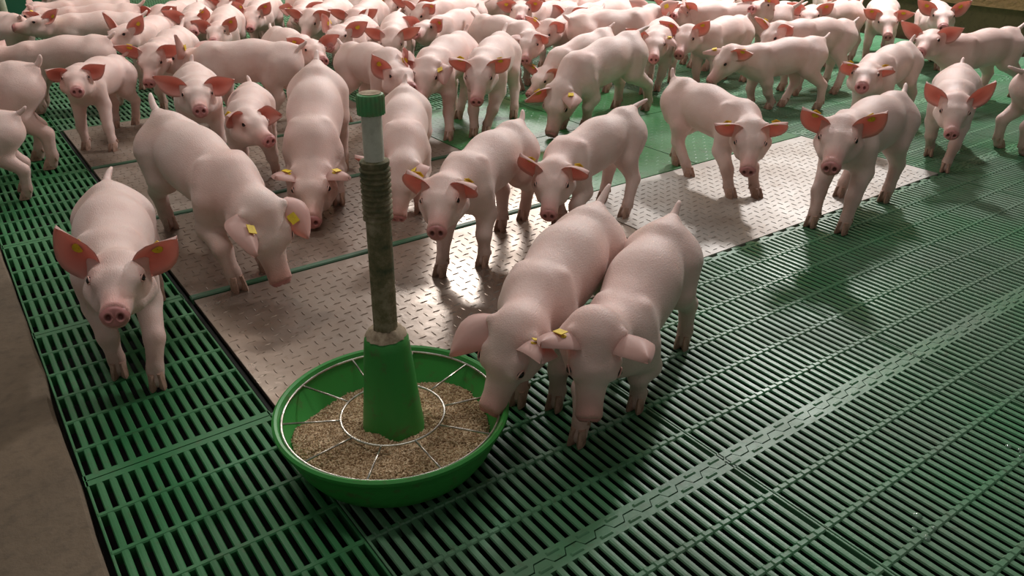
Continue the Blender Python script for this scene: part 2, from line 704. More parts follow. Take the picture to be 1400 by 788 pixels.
# little puddle on the slats at the right
def puddle(x, y, r, seed, label):
    rr = random.Random(seed)
    mb = MB()
    for k in range(7):
        px, py, pr = x + rr.uniform(-r, r), y + rr.uniform(-r, r), r * rr.uniform(.14, .34)
        prof = [(pr, .0), (pr * .8, .0016), (pr * .4, .0026), (.0002, .0029)]
        b0 = len(mb.v)
        mb.lathe([(a, b + .0005) for a, b in prof], 10, c=(px, py))
    o = link('water_drops', mb.mesh('water_drops', True, (M_WATER,)))
    tag(o, label, 'water', kind='stuff')


# ------------------------------------------------------------------ walls
def wall(name, x0, x1, y0, y1, z0, z1, mat):
    mb = MB()
    mb.box(x0, x1, y0, y1, z0, z1)
    return tag(link(name, mb.mesh(name, mats=(mat,))), kind='structure')


wr = wall('wall_right', 5.22, 5.40, .2, 9.2, -.3, 2.6, M_WALLD)
mb = MB()
mb.bbox(5.15, 5.23, .2, 9.2, .25, 2.6, .006)
link('wall_board', mb.mesh('wall_board', mats=(M_WALL,)), wr)
wall('wall_back', -1.4, 5.35, 9.2, 9.4, -.3, 2.6, M_WALL)

# ------------------------------------------------------------------ feeder
PC = (0.492, 1.046)
fd = tag(empty('pig_feeder', (PC[0], PC[1], 0)), 'round green feeding pan with a grimy upright pipe and green cap, wire ring across it', 'feeder')
mb = MB()
mb.lathe([(.001, .012), (.10, .012), (.135, .0125), (.150, .020), (.165, .038), (.180, .066), (.190, .088), (.1945, .0985), (.199, .1005), (.2035, .0975),
          (.2035, .092), (.200, .087), (.1955, .080), (.190, .066), (.176, .034), (.163, .014), (.150, .004), (.140, .0012), (.001, .0012)], 96)
link('pan', auto_smooth(mb.mesh('pan', mats=(M_PAN,)), 40), fd)
# centre cone
cone = [(.0575, .012), (.0555, .040), (.0525, .070), (.0465, .130), (.0415, .190), (.0385, .222), (.0365, .236), (.031, .244), (.0245, .246)]
mb = MB()
mb.lathe(cone, 48)
link('centre_cone', auto_smooth(mb.mesh('centre_cone', mats=(M_PAN,)), 50), fd)
mb = MB()
rr = random.Random(5)
n = 40
prof = [(.020, .256), (.026, .2535), (.0315, .2475), (.0345, .2415)]
vv, ff = [], []
for r, z in prof:
    for k in range(n):
        a = 2 * math.pi * k / n
        q = r * (1 + rr.uniform(-.05, .05))
        vv.append((q * math.cos(a), q * math.sin(a), z + rr.uniform(-.0012, .0012)))
for i in range(len(prof) - 1):
    for k in range(n):
        ff.append((i * n + k, (i + 1) * n + k, (i + 1) * n + (k + 1) % n, i * n + (k + 1) % n))
mb.add(vv, ff)
link('dust_collar', mb.mesh('dust_collar', True, (M_DUST,)), fd)


def lean(z):
    t = max(0, z - .24) / .4
    return (.0052 * t, -.0036 * t)


def vtube(prof, n=40, smooth=55, mats=(M_PIPE,), name='pipe', rib=None):
    mb = MB()
    vv, ff = [], []
    for r, z in prof:
        for k in range(n):
            a = 2 * math.pi * k / n
            q = r * (rib(k, n, z) if rib else 1)
            lx, ly = lean(z)
            vv.append((lx + q * math.cos(a), ly + q * math.sin(a), z))
    m = len(prof)
    for i in range(m - 1):
        for k in range(n):
            l = (k + 1) % n
            ff.append((i * n + k, i * n + l, (i + 1) * n + l, (i + 1) * n + k))
    ff.append(tuple((m - 1) * n + k for k in range(n)))
    mb.add(vv, ff)
    return link(name, auto_smooth(mb.mesh(name, mats=mats), smooth), fd)


vtube([(.0195, .235), (.0198, .30), (.0196, .36), (.0196, .452)], name='feed_pipe')
# corrugated sleeve
prof = [(.0195, .445)]
z = .447
while z < .533:
    prof += [(.0203, z), (.0232, z + .0022), (.0234, z + .0048), (.0204, z + .0070)]
    z += .0086
prof += [(.0225, .5365), (.0222, .541), (.0165, .5425)]
vtube(prof, 36, 60, name='ribbed_sleeve')
vtube([(.0152, .53), (.0150, .60), (.0150, .618)], name='inner_tube', mats=(M_TUBE,))
vtube([(.0165, .6105), (.0198, .6115), (.0200, .6365), (.0190, .6400), (.0165, .6412)], 80, 30, (M_CAP,), 'screw_cap',
      lambda k, n, z: 1.0 if z > .639 else (1.035 if k % 4 < 2 else .975))
vtube([(.0155, .6405), (.0160, .6420), (.0120, .6424), (.001, .6424)], 30, 50, (M_DUST,), 'dusty_cap_top')
# wire grid
def ring(r, z, t, n=96):
    mb = MB()
    mb.tube([(r * math.cos(2 * math.pi * k / n), r * math.sin(2 * math.pi * k / n), z) for k in range(n)], t, 8, closed=True)
    return mb.mesh('wire_ring', True, (M_WIRE,))


link('wire_ring', ring(.188, .0915, .0024), fd)
link('wire_ring', ring(.090, .0815, .0022), fd)
mb = MB()
mb.tube([(.0895, 0, .0815), (.12, 0, .0846), (.187, 0, .0912)], .0019, 8)
spoke = mb.mesh('wire_spoke', True, (M_WIRE,))
for k in range(10):
    o = link('wire_spoke', spoke, fd)
    o.rotation_euler = (0, 0, math.radians(14 + 36 * k))

# feed pellets: a mounded bed and the loose pellets on it
def feed_z(x, y):
    r = math.hypot(x, y)
    a = math.atan2(y, x)
    z = .046 + .012 * (1 - (r / .19) ** 2) + .006 * math.sin(2.1 * a + 1.0) + .004 * math.sin(5 * a + r * 40)
    # pushed away from the far side of the pan, banked to the near left
    z += .016 * math.cos(a + 2.15) * (r / .18)
    return z


mb = MB()
nr, na = 14, 64
vv, ff = [], []
for i in range(nr):
    r = .05 + (.190 - .05) * i / (nr - 1)
    for k in range(na):
        a = 2 * math.pi * k / na
        x, y = r * math.cos(a), r * math.sin(a)
        z = feed_z(x, y)
        lim = .158 + (z - .024) * .47
        if r > lim:
            x, y = x * lim / r, y * lim / r
            z = feed_z(x, y)
        vv.append((x, y, z))
for i in range(nr - 1):
    for k in range(na):
        l = (k + 1) % na
        ff.append((i * na + k, (i + 1) * na + k, (i + 1) * na + l, i * na + l))
mb.add(vv, ff)
npel = 17000
P = np.zeros((npel * 12, 3), np.float32)
ang6 = np.arange(6) * math.pi / 3
k0 = 0
for k in range(npel):
    while True:
        x, y = rng.uniform(-.187, .187, 2)
        r = math.hypot(x, y)
        if r < .052 or r > .186:
            continue
        z = feed_z(x, y)
        if r < .156 + (z - .024) * .47:
            break
    a, e = rng.uniform(0, 2 * math.pi), rng.uniform(-.5, .5)
    d = np.array([math.cos(a) * math.cos(e), math.sin(a) * math.cos(e), math.sin(e)])
    u = np.cross(d, [0, 0, 1.0]); u /= np.linalg.norm(u)
    t = np.cross(d, u)
    L, R = rng.uniform(.0026, .0048), .0014
    c = np.array([x, y, z + rng.uniform(-.0004, .0022)])
    cir = R * (np.cos(ang6)[:, None] * u + np.sin(ang6)[:, None] * t)
    P[k * 12:k * 12 + 6] = c - d * L + cir
    P[k * 12 + 6:k * 12 + 12] = c + d * L + cir
ff = []
base = len(mb.v)
mb.v += [tuple(p) for p in P.tolist()]
for k in range(npel):
    o = base + k * 12
    for q in range(6):
        l = (q + 1) % 6
        ff.append((o + q, o + l, o + 6 + l, o + 6 + q))
    ff.append((o, o + 5, o + 4, o + 3, o + 2, o + 1))
    ff.append((o + 6, o + 7, o + 8, o + 9, o + 10, o + 11))
mb.f += ff
mb.m += [0] * len(ff)
pel = link('feed_pellets', mb.mesh('feed_pellets', False, (M_PELLET,)))
pel.location = (PC[0], PC[1], 0)
tag(pel, 'brown feed pellets heaped in the green feeding pan', 'feed', kind='stuff')

# ------------------------------------------------------------------ pigs
F32 = np.float32


def rcone(p, a, b, ra, rb):
    a = np.asarray(a, F32)
    ba = np.asarray(b, F32) - a
    pa = p - a
    h = np.clip(pa @ ba / F32(max(float(ba @ ba), 1e-9)), 0, 1)
    q = pa - h[..., None] * ba
    return np.sqrt(np.einsum('...i,...i->...', q, q)) - (F32(ra) + F32(rb - ra) * h)


def smin(a, b, k):
    h = np.clip(.5 + .5 * (b - a) / k, 0, 1)
    return b + (a - b) * h - k * h * (1 - h)


def deform(p, tp, bd):
    x, y, z = p
    if z > .05:
        dx, dz = x + .16, z - .27
        c, s = math.cos(tp), math.sin(tp)
        x, z = -.16 + c * dx + s * dz, .27 - s * dx + c * dz
    a = bd * min(max((x + .14) / .28, 0), 1)
    c, s = math.cos(a), math.sin(a)
    dx = x + .06
    return np.array([-.06 + c * dx - s * y, s * dx + c * y, z])


def dirv(a, e):
    return np.array([math.cos(e) * math.cos(a), math.cos(e) * math.sin(a), math.sin(e)])


class Pig:
    """skeleton of one pig in its own space: x forward, y to its left, unit size"""

    def __init__(s, q, feet, seed):
        a1, e1, a2, e2, r, tp, bd = q
        R = random.Random(seed)
        D = lambda *p: deform(p, tp, bd)
        s.D = D
        s.fat = R.uniform(.96, 1.05)
        s.NB = D(.165, 0, .282)
        s.HB = s.NB + .115 * dirv(a1, e1)
        fw, up = dirv(a2, e2), dirv(a2, e2 + math.pi / 2)
        sd = np.cross(up, fw)
        up2 = up * math.cos(r) + sd * math.sin(r)
        s.fw, s.up, s.sd = fw, up2, np.cross(up2, fw)
        s.feet = {}
        walk = R.choice((-1, 1)) * R.uniform(.2, 1)
        for k, x0, y0, ph in (('fl', .152, .055, 1), ('fr', .152, -.055, -1), ('hl', -.165, .055, -1), ('hr', -.165, -.055, 1)):
            if k in feet:
                s.feet[k] = np.array(feet[k])
            else:
                s.feet[k] = np.array([x0 + walk * ph * .035, y0 + R.uniform(-.008, .008), 0])
        s.legs = []
        for k, sg in (('fl', 1), ('fr', -1)):
            F0 = np.array([.152, .055 * sg, 0])
            d = s.feet[k] - F0
            J = [D(.135, .044 * sg, .235), D(.120, .054 * sg, .165), np.array([.134, .057 * sg, .090]), np.array([.132, .055 * sg, .036]), np.array([.140, .055 * sg, .014])]
            wts = (0, .15, .58, .95, 1)
            J = [p + d * w_ for p, w_ in zip(J, wts)]
            s.legs.append((J, (.040, .030, .0215, .0165, .0175)))
        for k, sg in (('hl', 1), ('hr', -1)):
            F0 = np.array([-.165, .055 * sg, 0])
            d = s.feet[k] - F0
            J = [D(-.150, .040 * sg, .250), D(-.115, .050 * sg, .190), np.array([-.194, .056 * sg, .116]), np.array([-.186, .056 * sg, .042]), np.array([-.177, .055 * sg, .014])]
            wts = (0, .12, .62, .96, 1)
            J = [p + d * w_ for p, w_ in zip(J, wts)]
            s.legs.append((J, (.056, .040, .0225, .017, .018)))
        h = lambda a, b, c: s.HB + a * fw + b * s.sd + c * s.up
        s.h = h
        g = s.fat
        s.trunk = [(D(-.155, 0, .272), D(-.03, 0, .270), .064 * g, .070 * g), (D(-.03, 0, .270), D(.118, 0, .279), .070 * g, .061 * g),
                   (D(.04, 0, .240), D(-.075, 0, .248), .065 * g, .055 * g),
                   (D(-.215, 0, .312), D(-.16, 0, .305), .020, .036)]
        for sg in (1, -1):
            s.trunk += [(D(-.178, .028 * sg, .250), D(-.155, .036 * sg, .208), .047, .041),
                        (D(.122, .026 * sg, .262), D(.136, .040 * sg, .212), .042, .034),
                        (D(.110, .046 * sg, .316), D(.142, .058 * sg, .255), .012, .020)]
        s.trunk += [(D(.170, 0, .235), D(.120, 0, .215), .046, .050)]
        s.neck = [(D(.155, 0, .284), h(-.012, 0, .002), .052, .047), (D(.165, 0, .240), h(.005, 0, -.028), .046, .033)]
        s.head = [(h(-.010, 0, .006), h(.042, 0, .006), .056, .045), (h(.042, 0, .002), h(.140, 0, -.008), .037, .0225),
                  (h(.012, 0, -.031), h(.112, 0, -.026), .034, .0175), (h(.137, 0, -.007), h(.150, 0, -.007), .0225, .0258)]
        for sg in (1, -1):
            s.head += [(h(.000, .036 * sg, -.020), h(.050, .026 * sg, -.024), .033, .023),
                       (h(.036, .036 * sg, .030), h(.060, .034 * sg, .026), .0150, .0115),
                       (h(-.012, .042 * sg, .034), h(-.016, .048 * sg, .040), .015, .010)]
        s.all = [(a, b, max(ra, rb)) for a, b, ra, rb in s.trunk + s.neck + s.head] + [(J[i], J[i + 1], max(rs[i], rs[i + 1])) for J, rs in s.legs for i in range(4)]

    def sdf(s, p):
        d = None
        for a, b, ra, rb in s.trunk:
            e = rcone(p, a, b, ra, rb)
            d = e if d is None else smin(d, e, .046 if ra > .03 else .022)
        for a, b, ra, rb in s.neck:
            d = smin(d, rcone(p, a, b, ra, rb), .036)
        hd = None
        for a, b, ra, rb in s.head:
            e = rcone(p, a, b, ra, rb)
            hd = e if hd is None else smin(hd, e, .014)
        ct = (p - s.HB.astype(F32)) @ (s.fw + .10 * s.up).astype(F32) - F32(.1485)      # the flat end of the snout
        hd = -smin(-hd, -ct, .006)
        d = smin(d, hd, .022)
        for J, rs in s.legs:
            lg = None
            for i in range(4):
                e = rcone(p, J[i], J[i + 1], rs[i], rs[i + 1])
                lg = e if lg is None else smin(lg, e, .012)
            d = smin(d, lg, .018)
        return d


EDGES = [(0, 1), (0, 2), (0, 4), (1, 3), (1, 5), (2, 3), (2, 6), (3, 7), (4, 5), (4, 6), (5, 7), (6, 7)]


def pig_surface(pig, v):
    """one closed skin around the skeleton (surface nets, then pulled onto the field)"""
    lo = np.min([np.minimum(a, b) - r for a, b, r in pig.all], 0) - 3 * v
    hi = np.max([np.maximum(a, b) + r for a, b, r in pig.all], 0) + 3 * v
    K = 4
    nb = np.ceil((hi - lo) / (K * v)).astype(int)
    ax = [lo[i] + (np.arange(nb[i]) + .5) * K * v - .5 * v for i in range(3)]
    G = np.stack(np.meshgrid(*ax, indexing='ij'), -1).astype(F32)
    dc = pig.sdf(G)
    act = np.abs(dc) < K * v * .90 + 1.2 * v
    full = np.repeat(np.repeat(np.repeat(np.where(dc < 0, -1, 1).astype(F32), K, 0), K, 1), K, 2)
    idx = np.argwhere(act)
    off = np.stack(np.meshgrid(*[np.arange(K)] * 3, indexing='ij'), -1).reshape(-1, 3)
    gi = (idx[:, None, :] * K + off[None]).reshape(-1, 3)
    pts = (lo + gi * v).astype(F32)
    full[gi[:, 0], gi[:, 1], gi[:, 2]] = pig.sdf(pts)
    S = full < 0
    c = [S[i:S.shape[0] - 1 + i, j:S.shape[1] - 1 + j, k:S.shape[2] - 1 + k] for i in (0, 1) for j in (0, 1) for k in (0, 1)]
    cnt = sum(x.astype(np.int8) for x in c)
    cells = np.argwhere((cnt > 0) & (cnt < 8))
    vid = -np.ones(cnt.shape, np.int32)
    vid[cells[:, 0], cells[:, 1], cells[:, 2]] = np.arange(len(cells))
    cor = np.array([(i, j, k) for i in (0, 1) for j in (0, 1) for k in (0, 1)])
    val = np.stack([full[cells[:, 0] + o[0], cells[:, 1] + o[1], cells[:, 2] + o[2]] for o in cor], 1)
    acc = np.zeros((len(cells), 3), F32)
    num = np.zeros(len(cells), F32)
    for a, b in EDGES:
        x = (val[:, a] < 0) != (val[:, b] < 0)
        t = np.where(x, val[:, a] / np.where(x, val[:, a] - val[:, b], 1), 0)
        acc += np.where(x[:, None], cor[a] + t[:, None] * (cor[b] - cor[a]), 0)
        num += x
    V = (lo + (cells + acc / num[:, None]) * v).astype(F32)
    faces = []
    for axis in range(3):
        sl0 = [slice(1, -1)] * 3
        sl0[axis] = slice(0, -1)
        sl1 = list(sl0)
        sl1[axis] = slice(1, None)
        A, B = S[tuple(sl0)], S[tuple(sl1)]
        e = np.argwhere(A != B)
        inside = A[e[:, 0], e[:, 1], e[:, 2]]
        base = e.copy()
        for k in range(3):
            if k != axis:
                base[:, k] += 1
        u, w_ = [k for k in range(3) if k != axis]
        q = []
        for du, dw in ((0, 0), (1, 0), (1, 1), (0, 1)):
            cc = base.copy()
            cc[:, u] -= du
            cc[:, w_] -= dw
            q.append(vid[cc[:, 0], cc[:, 1], cc[:, 2]])
        q = np.stack(q, 1)
        flip = inside if axis != 1 else ~inside
        q[~flip] = q[~flip][:, ::-1]
        faces.append(q)
    Fq = np.concatenate(faces)
    Fq = Fq[(Fq >= 0).all(1)]
    for _ in range(2):
        h = F32(.0012)
        d0 = pig.sdf(V)
        g = np.stack([pig.sdf(V + np.eye(3, dtype=F32)[i] * h) - d0 for i in range(3)], 1) / h
        V = V - g * (d0 / np.maximum((g * g).sum(1), .25))[:, None]
    return V, Fq


def project(pig, p):
    p = np.asarray(p, F32)[None]
    for _ in range(4):
        h = F32(.001)
        d0 = pig.sdf(p)
        g = np.stack([pig.sdf(p + np.eye(3, dtype=F32)[i] * h) - d0 for i in range(3)], 1) / h
        p = p - g * (d0 / np.maximum((g * g).sum(1), .25))[:, None]
    g = g[0] / np.linalg.norm(g[0])
    return p[0].astype(float), g.astype(float)


def quick_mesh(name, V, Fq, mat):
    me = bpy.data.meshes.new(name)
    me.vertices.add(len(V))
    me.vertices.foreach_set('co', np.ascontiguousarray(V, F32).ravel())
    me.loops.add(Fq.size)
    me.loops.foreach_set('vertex_index', Fq.astype(np.int32).ravel())
    me.polygons.add(len(Fq))
    me.polygons.foreach_set('loop_start', np.arange(0, Fq.size, 4, dtype=np.int32))
    me.polygons.foreach_set('use_smooth', np.ones(len(Fq), bool))
    me.update(calc_edges=True)
    me.materials.append(mat)
    return me


def fattr(me, name, vals):
    a = me.attributes.new(name, 'FLOAT', 'POINT')
    a.data.foreach_set('value', np.ascontiguousarray(vals, F32))


# shared small parts
def make_snout():
    mb = MB()
    nr, na = 12, 36
    pit = []
    vv = []
    for i in range(nr + 1):
        r = i / nr
        for k in range(na):
            a = 2 * math.pi * k / na
            y, z = r * math.cos(a), r * math.sin(a)
            yy = .0268 * y * (1 - .10 * max(0, -z))
            zz = .0235 * z
            x = .0040 * (1 - r ** 4) - .0075 * max(0, r - .80) / .20
            pp = 0
            for s in (1, -1):
                d2 = ((yy - s * .0105) / .0052) ** 2 + ((zz - .001) / .0066) ** 2
                g = math.exp(-d2 * 1.1)
                x -= .0065 * g
                pp = max(pp, g)
                x += .0022 * math.exp(-((d2 - 2.0) ** 2) * 1.2)
            x -= .0016 * math.exp(-(yy / .002) ** 2)
            vv.append((x, yy, zz))
            pit.append(min(1, pp * 1.7 if pp > .3 else 0))
    ff = []
    for i in range(nr):
        for k in range(na):
            l = (k + 1) % na
            ff.append((i * na + k, (i + 1) * na + k, (i + 1) * na + l, i * na + l))
    mb.add(vv, ff)
    me = mb.mesh('snout', True, (M_SNOUT,))
    fattr(me, 'pit', pit)
    return me


def make_eye():
    """x looks out of the head"""
    mb = MB()
    n, m = 14, 8
    vv, ff = [], []
    for i in range(m + 1):
        t = math.pi / 2 * i / m
        for k in range(n):
            a = 2 * math.pi * k / n
            vv.append((.0080 * math.cos(t) - .0015, .0080 * math.sin(t) * math.cos(a), .0080 * math.sin(t) * math.sin(a)))
    for i in range(m):
        for k in range(n):
            l = (k + 1) % n
            ff.append((i * n + k, (i + 1) * n + k, (i + 1) * n + l, i * n + l))
    mb.add(vv, ff, 0)
    for zs in (1, -1):
        pts = []
        for k in range(9):
            a = math.pi * k / 8
            y = .0102 * math.cos(a)
            z = zs * (.0078 if zs > 0 else .0072) * math.sin(a)
            pts.append((.0012 + .0018 * math.sin(a), y, z))
        mb.tube(pts, [.0008] + [.0015] * 7 + [.0008], 8, 1)
    return mb.mesh('eye', True, (M_EYE, M_LID))


def make_hoof():
    """two claws and two dewclaws, x forward, origin on the ground under the foot"""
    mb = MB()
    for s in (1, -1):
        vv, ff = [], []
        n, m = 10, 7
        for i in range(m + 1):
            t = i / m
            z = .034 * t
            lx = .0215 - .0085 * t ** 1.3
            wy = .0093 - .0018 * t
            cx = .004 - .006 * t
            if t == 0:
                lx *= .92
                wy *= .9
            for k in range(n):
                a = 2 * math.pi * k / n
                x = cx + lx * math.cos(a) * (1 if math.cos(a) > 0 else .8)
                y = s * (.0094 - .001 * t + (.0025 * max(0, math.cos(a)) * (1 - t))) + wy * math.sin(a) * (1 - .35 * max(0, math.cos(a)) ** 2)
                vv.append((x, y, z))
        for i in range(m):
            for k in range(n):
                l = (k + 1) % n
                ff.append((i * n + k, i * n + l, (i + 1) * n + l, (i + 1) * n + k))
        ff.append(tuple(reversed(range(n))))
        ff.append(tuple(m * n + k for k in range(n)))
        mb.add(vv, ff)
        mb.tube([(-.014, s * .011, .043), (-.021, s * .0135, .036), (-.0245, s * .0145, .027)], [.0065, .0056, .0022], 8)
    return auto_smooth(mb.mesh('hoof', mats=(M_HOOF,)), 60)


def make_tail(seed):
    r = random.Random(seed)
    L = r.uniform(.045, .07)
    mb = MB()
    pts, rs = [], []
    side, lift = r.uniform(-.6, .6), r.uniform(.3, 1.3)
    p = Vector((0.012, 0, -.006))
    for k in range(7):
        t = k / 6
        pts.append(p.copy())
        rs.append(.0115 * (1 - .50 * t) if k < 6 else .0035)
        e = lift * (.6 + .8 * t)
        p = p + Vector((-math.cos(e), side * t, math.sin(e))) * L / 6
    mb.tube(pts, rs, 10)
    return mb.mesh('tail', True, (M_SKIN,))


def make_ear_tag():
    """yellow flag behind the ear, button inside; x along the ear, z out of its inner face"""
    mb = MB()
    mb.lathe([(.0001, .0044), (.0104, .0044), (.0116, .0034), (.0116, .0012), (.003, .0008)], 16)
    mb.lathe([(.0001, .0070), (.0018, .0066), (.0022, .0038)], 10)
    mb.bbox(-.010, .013, -.0095, .0095, -.0055, -.0035, .0006)
    return auto_smooth(mb.mesh('ear_tag', mats=(M_TAG,)), 40)


ME_SNOUT, ME_EYE, ME_HOOF, ME_TAG = make_snout(), make_eye(), make_hoof(), make_ear_tag()
ME_TAIL = [make_tail(k) for k in range(5)]


def ear_mesh(pig, side, d, seed, tagged):
    """returns the ear mesh in pig space and the frame where its tag sits"""
    R = random.Random(seed)
    s = 1 if side == 'L' else -1
    base = pig.h(-.014, .047 * s, .036)
    d = d[0] * pig.fw + d[1] * pig.sd + d[2] * pig.up
    d = d / np.linalg.norm(d)
    n = pig.fw * .9 + pig.sd * s * .35 + pig.up * .12
    n = n - (n @ d) * d
    if np.linalg.norm(n) < .35:
        n = n + (-pig.up + .2 * pig.sd * s) * .5
        n = n - (n @ d) * d
    n /= np.linalg.norm(n)
    w_ = np.cross(d, n)
    L = .110 * R.uniform(.95, 1.06)
    nt, nv = 13, 9
    curl = R.uniform(-.012, .022)
    ts = np.linspace(0, 1, nt)
    hw = np.interp(ts, [0, .12, .3, .5, .68, .82, .93, 1], [.021, .031, .0385, .0355, .0265, .0170, .0085, .0014])
    V, I = [], []
    for lay in (1, -1):
        for i, t in enumerate(ts):
            for k in range(nv):
                v = -1 + 2 * k / (nv - 1)
                cup = .028 * (1 - .62 * t) * (abs(v) ** 1.7)
                z = cup + curl * t * t - .006 * math.sin(t * 3.1)
                skew = .006 * (1 - t) * t * 4 * s
                th = lay * .0016 * (1 - .5 * abs(v) ** 4)
                if abs(v) == 1:
                    th *= .3
                V.append(base + d * (t * L - .010) + w_ * (hw[i] * v + skew) + n * (z + th))
                I.append((.30 + .70 * math.exp(-((t - .32) / .27) ** 2 - (v / .6) ** 2) if abs(v) < .9 and t < .97 else .25) if lay == 1 else 0)
    F = []
    N = nt * nv
    for lay in (0, 1):
        for i in range(nt - 1):
            for k in range(nv - 1):
                a = lay * N + i * nv + k
                q = (a, a + 1, a + nv + 1, a + nv)
                F.append(q if lay == 0 else q[::-1])
    for i in range(nt - 1):
        for k in (0, nv - 1):
            a = i * nv + k
            q = (a, a + nv, N + a + nv, N + a)
            F.append(q if k == 0 else q[::-1])
    for k in range(nv - 1):
        a = (nt - 1) * nv + k
        F.append((a, a + 1, N + a + 1, N + a))
    me = bpy.data.meshes.new('ear')
    me.from_pydata([tuple(map(float, p)) for p in V], [], F)
    bm = bmesh.new()
    bm.from_mesh(me)
    bmesh.ops.recalc_face_normals(bm, faces=bm.faces)
    bm.to_mesh(me)
    bm.free()
    me.polygons.foreach_set('use_smooth', [True] * len(me.polygons))
    fattr(me, 'inner', I)
    me.materials.append(M_EAR)
    t = .45
    o = base + d * (t * L - .010) + n * (curl * t * t - .006 * math.sin(t * 3.1))
    fr = Matrix(((d[0], w_[0], n[0], o[0]), (d[1], w_[1], n[1], o[1]), (d[2], w_[2], n[2], o[2]), (0, 0, 0, 1)))
    return me, fr


def frame(o, x, zhint):
    x = np.asarray(x) / np.linalg.norm(x)
    z = zhint - (zhint @ x) * x
    z /= np.linalg.norm(z)
    y = np.cross(z, x)
    return Matrix(((x[0], y[0], z[0], o[0]), (x[1], y[1], z[1], o[1]), (x[2], y[2], z[2], o[2]), (0, 0, 0, 1)))


def make_pig(key, spec, label, tags, voxel):
    q, ears, feet = spec
    x, y, psi, s = q[:4]
    seed = sum(ord(c) * (i + 7) for i, c in enumerate(key))
    pig = Pig(q[4:], feet, seed)
    root = tag(empty('pig', (x, y, .002), psi, s), label, 'pig', 'young pigs in the pen')
    V, Fq = pig_surface(pig, voxel / s)
    me = quick_mesh('body', V, Fq, M_SKIN)
    # skin zones: snout end and eye surrounds pinker, lower legs darkened by dirt plus painted shade
    hx = (V - pig.HB) @ pig.fw
    hy = (V - pig.HB) @ pig.sd
    hz = (V - pig.HB) @ pig.up
    inh = (np.abs(hy) < .06) & (np.abs(hz) < .07)
    pk = np.clip((hx - .085) / .055, 0, 1) * inh * .75
    for sg in (1, -1):
        e2 = (hx - .05) ** 2 + (hy - .045 * sg) ** 2 + (hz - .027) ** 2
        pk = np.maximum(pk, .55 * np.exp(-e2 / .013 ** 2))
    fattr(me, 'pink', pk)
    R = random.Random(seed)
    dr = np.clip((.13 - V[:, 2]) / .11, 0, 1) * .75
    flank = np.clip((np.abs(V[:, 1]) - .05) / .04, 0, 1) * np.clip((.30 - V[:, 2]) / .1, 0, 1) * R.uniform(.05, .3)
    fattr(me, 'dirt_shade', np.maximum(dr, flank * (V[:, 0] < .2)))
    link('body', me, root)
    so = link('snout', ME_SNOUT, root)
    so.matrix_local = frame(pig.h(.1520, 0, -.008), pig.fw + pig.up * .10, pig.up)
    for sg in (1, -1):
        p, g = project(pig, pig.h(.054, .041 * sg, .027))
        eo = link('eye', ME_EYE, root)
        eo.matrix_local = frame(p - g * .0012, g, pig.up)
    for k, sd in enumerate(('L', 'R')):
        em, fr = ear_mesh(pig, sd, ears[k], seed + k, sd in tags)
        eo = link('ear', em, root)
        if sd in tags:
            to = link('ear_tag', ME_TAG, eo)
            to.matrix_local = fr
    for k, (J, rs) in zip(('fl', 'fr', 'hl', 'hr'), pig.legs):
        ho = link('hoof', ME_HOOF, root)
        f = pig.feet[k]
        ho.matrix_local = Matrix.Translation((J[4][0] + .004, J[4][1], f[2]))
    tl = link('tail', ME_TAIL[seed % 5], root)
    tp = pig.D(-.232, 0, .322)
    tl.location = tuple(tp)
    return root

